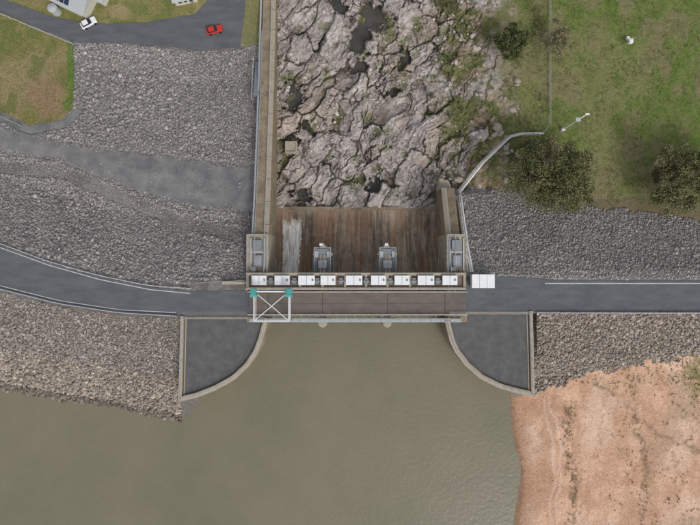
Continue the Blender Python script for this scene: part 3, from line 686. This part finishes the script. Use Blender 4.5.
car(215,31,.25,M['red']);car(90,24,.5,M['white'])
def house(px,py,rot,L,Wd,hh,name='farm_house',solar=True):
    g=empty(name);z=zt(px,py);x,y,_=W(px,py,z);g.location=(x,y,z);g.rotation_euler=(0,0,rot)
    MB().box(-L/2,L/2,-Wd/2,Wd/2,-.5,hh).obj('walls',M['wallp'],g)
    mb=MB();a,b=L/2+.5,Wd/2+.5;rh=hh+Wd*.2
    mb.v=[(-a,-b,hh),(a,-b,hh),(a,0,rh),(-a,0,rh),(a,b,hh),(-a,b,hh)];mb.f=[(0,1,2,3),(3,2,4,5),(0,3,5),(1,4,2),(0,5,4,1)];mb.obj('roof',M['roof'],g)
    mb=MB()
    for i in range(3): mb.box(-L/2+1+i*L*.25,-L/2+1.9+i*L*.25,-Wd/2-.03,-Wd/2+.02,1,2)
    mb.obj('windows',M['glass'],g);MB().box(L/2-2,L/2-1.1,-Wd/2-.03,-Wd/2+.02,0,2.1).obj('door',M['dsteel'],g)
    MB().box(-L*.2,-L*.2+.7,.6,1.3,hh+.3,rh+.5).obj('roof_vent',M['dsteel'],g)
    if solar:
        o=MB();sl=(rh-hh)/b
        for i in range(4):
            X=-L/2+1+i*1.5;k=len(o.v);y0_,y1_=-b*.8,-b*.25
            o.v+=[(X,y0_,hh+(b+y0_)*sl+.08),(X+1.3,y0_,hh+(b+y0_)*sl+.08),(X+1.3,y1_,hh+(b+y1_)*sl+.08),(X,y1_,hh+(b+y1_)*sl+.08)];o.f.append((k,k+1,k+2,k+3))
        o.obj('solar_panels',M['solar'],g)
house(76,0,-.45,11,7,3);house(100,-6,-.45,6,5,2.6,'garden_shed',False);house(186,-3,.2,6,4,2.4,'garden_shed',False)
g=empty('water_tank');b=Vector(W(57,12,zt(57,12)));mb=MB();mb.tube(b,b+Vector((0,0,2.2)),1.3,20);mb.tube(b+Vector((0,0,2.2)),b+Vector((0,0,2.6)),1.3,20,.2);mb.obj('tank_body',M['steel'],g)
# ------------------------------------------------------------ trees
def tree(name,px,py,R,Ht,seed,leaf=14000,cols=((98,102,64),(122,122,84),(76,82,50),(134,128,94)),nc=90,lsz=.34):
    r=np.random.default_rng(seed)
    zb=zt(px,py);zc=zb+Ht*.68
    x,y,_=W(px,py,zc);g=empty(name)
    tr=MB();b=Vector((x,y,zb-.3));fork=b+Vector((r.uniform(-.5,.5),r.uniform(-.5,.5),Ht*.28));tr.tube(b,fork,R*.075,10,R*.055)
    cl=[];irr=[r.uniform(.7,1.12) for _ in range(9)]
    lobes=[]
    for i in range(9):
        a=i*2*math.pi/9+r.uniform(-.25,.25);rr=R*irr[i]*r.uniform(.5,.72)
        p=Vector((x+math.cos(a)*rr,y+math.sin(a)*rr,zc+r.uniform(-.12,.12)*Ht));lobes.append((p,R*r.uniform(.26,.42)))
    for i in range(4): lobes.append((Vector((x+r.uniform(-.3,.3)*R,y+r.uniform(-.3,.3)*R,zc+r.uniform(.08,.24)*Ht)),R*r.uniform(.25,.4)))
    for p,lr in lobes:
        m=fork.lerp(p,.5)+Vector((r.uniform(-.4,.4),r.uniform(-.4,.4),.4));tr.tube(fork,m,R*.032,6,R*.022);tr.tube(m,p,R*.022,6,R*.01)
        for k in range(max(3,nc//13)):
            d=Vector(r.normal(size=3));d.normalize();d.z=d.z*.6
            q=p+d*lr*r.uniform(.5,1.1);cl.append((q,lr*r.uniform(.2,.38)));tr.tube(p,q,R*.009,4,R*.004)
    tr.obj('trunk_and_limbs',M['bark'],g)
    n=leaf;ci=r.integers(0,len(cl),n);cc=np.array([c[0][:] for c in cl]);cr=np.array([c[1] for c in cl])
    d=r.normal(size=(n,3));d/=np.linalg.norm(d,axis=1)[:,None];d*=(r.random((n,1))**.45);d[:,2]*=.75
    pos=cc[ci]+d*cr[ci][:,None]*1.35
    u=r.normal(size=(n,3));u/=np.linalg.norm(u,axis=1)[:,None];v=np.cross(u,r.normal(size=(n,3)));v/=np.linalg.norm(v,axis=1)[:,None]
    s=lsz*r.uniform(.5,1.2,(n,1));u=u*s*.8;v=v*s*.4
    V=np.stack([pos-u,pos+v,pos+u,pos-v],1).reshape(-1,3);Fq=np.arange(4*n).reshape(n,4)
    cs=np.array([srgb(*c) for c in cols]);base=cs[r.integers(0,len(cs),len(cl))]
    col=base[ci]*.6+cs[r.integers(0,len(cs),n)]*.4;col*=r.uniform(.75,1.25,(n,1))
    mesh_np('foliage',V,Fq,M['leaf'],np.repeat(col,4,0),parent=g)
tree('gum_tree',554,174,12.2,12,1,36000,nc=200)
tree('gum_tree',676,178,9.2,11,2,22000,nc=150)
tree('gum_tree',712,168,7.5,10,3,11000,nc=90)
tree('gum_tree',511,42,5.,7,4,11000,nc=80,cols=((84,92,54),(100,106,66),(68,78,48)))
tree('sparse_gum_tree',556,38,6.4,8,5,3200,nc=60,cols=((124,120,90),(138,132,104),(104,104,72)),lsz=.28)
tree('shrub',447,3,3.6,3.5,9,5000,nc=50,cols=((110,108,74),(126,118,86),(88,92,58)),lsz=.26)
tree('shrub',432,96,1.4,2.2,6,900,nc=20,lsz=.2)
tree('shrub',384,50,1.3,2.2,7,700,nc=20,lsz=.2)
def tufts(name,x,y,size,cols,per=14,lsz=.22):
    n=len(x);z=hfun(x,y);s=(H-z)/F;C=np.stack([(x-350)*s,(262.5-y)*s,z],-1)
    N=n*per;ci=np.repeat(np.arange(n),per);d=rng.normal(size=(N,3))*.4;d[:,2]=abs(d[:,2])*.4+.03
    pos=C[ci]+d*size[ci][:,None];u=rng.normal(size=(N,3));u/=np.linalg.norm(u,axis=1)[:,None];v=np.cross(u,rng.normal(size=(N,3)));v/=np.linalg.norm(v,axis=1)[:,None]
    q=lsz*rng.uniform(.5,1.3,(N,1));V=np.stack([pos-u*q,pos+v*q*.4,pos+u*q,pos-v*q*.4],1).reshape(-1,3)
    cs=np.array([srgb(*c) for c in cols]);col=cs[rng.integers(0,len(cs),n)][ci]*rng.uniform(.75,1.25,(N,1))
    mesh_np(name,V,np.arange(4*N).reshape(N,4),M['leaf'],np.repeat(col,4,0))
x,y=samp(11000,510,760,-30,205);k=(fbm(x/9,y/9,51)>rng.uniform(.4,.65,len(x)));x,y=x[k],y[k]
tufts('grass_tufts',x,y,rng.uniform(.3,.7,len(x)),[(122,132,76),(138,140,92),(100,118,60),(146,142,104)],8,.15)
x,y=samp(3600,430,545,0,200);k=(fbm(x/12,y/12,53)>rng.uniform(.45,.6,len(x)));x,y=x[k],y[k]
tufts('bank_scrub',x,y,rng.uniform(.4,1.1,len(x)),[(112,120,68),(132,130,88),(98,104,62)],12,.18)
x,y=samp(2600,-50,76,0,125);k=inpoly(x,y,GRL);x,y=x[k],y[k]
tufts('grass_tufts',x,y,rng.uniform(.3,.6,len(x)),[(142,140,84),(158,148,104),(114,130,66)],7,.14)
x,y=samp(5000,540,760,350,545)
k=(distline(x,y,[(572,405),(566,440),(576,480),(570,540)])<rng.uniform(0,7,len(x)))|(distline(x,y,[(628,360),(634,410),(650,470),(640,540)])<rng.uniform(0,5,len(x)))&(rng.random(len(x))<.5)|(np.hypot(x-710,y-370)<rng.uniform(0,45,len(x)))|((rng.random(len(x))<.25)&(fbm(x/14,y/14,57)>.56)&(x>600))
x,y=x[k],y[k];tufts('beach_scrub',x,y,rng.uniform(.2,.8,len(x)),[(124,112,80),(138,124,94),(116,122,74),(116,100,80)],9,.16)
x,y=samp(700,540,700,314,385);tufts('bank_scrub',x,y,rng.uniform(.2,.7,len(x)),[(124,122,76),(136,124,90)],9,.16)
# ------------------------------------------------------------ light, camera
w=bpy.data.worlds.new('World');bpy.context.scene.world=w;w.use_nodes=True;N=w.node_tree.nodes;L=w.node_tree.links
sk=N.new('ShaderNodeTexSky');sk.sky_type='NISHITA';sk.sun_disc=False;sk.sun_elevation=math.radians(44);sk.sun_rotation=math.radians(150);sk.air_density=1.2;sk.dust_density=3
hs=N.new('ShaderNodeHueSaturation');hs.inputs['Saturation'].default_value=.3;L.new(sk.outputs[0],hs.inputs['Color']);L.new(hs.outputs[0],N['Background'].inputs[0]);N['Background'].inputs[1].default_value=.15
sd=bpy.data.lights.new('sun','SUN');sd.energy=1.3;sd.angle=math.radians(14);sd.color=(1,.975,.945);so=bpy.data.objects.new('sun',sd);bpy.context.scene.collection.objects.link(so)
el,az=math.radians(44),math.radians(150);dv=Vector((math.sin(az)*math.cos(el),math.cos(az)*math.cos(el),math.sin(el)));so.rotation_euler=dv.to_track_quat('Z','Y').to_euler()
cd=bpy.data.cameras.new('camera');cd.sensor_width=36;cd.lens=36*F/700;cd.clip_end=20000;co=bpy.data.objects.new('camera',cd);co.location=(0,0,H);bpy.context.scene.collection.objects.link(co);bpy.context.scene.camera=co
sc=bpy.context.scene;sc.view_settings.view_transform='Standard';sc.view_settings.look='None';sc.view_settings.exposure=0
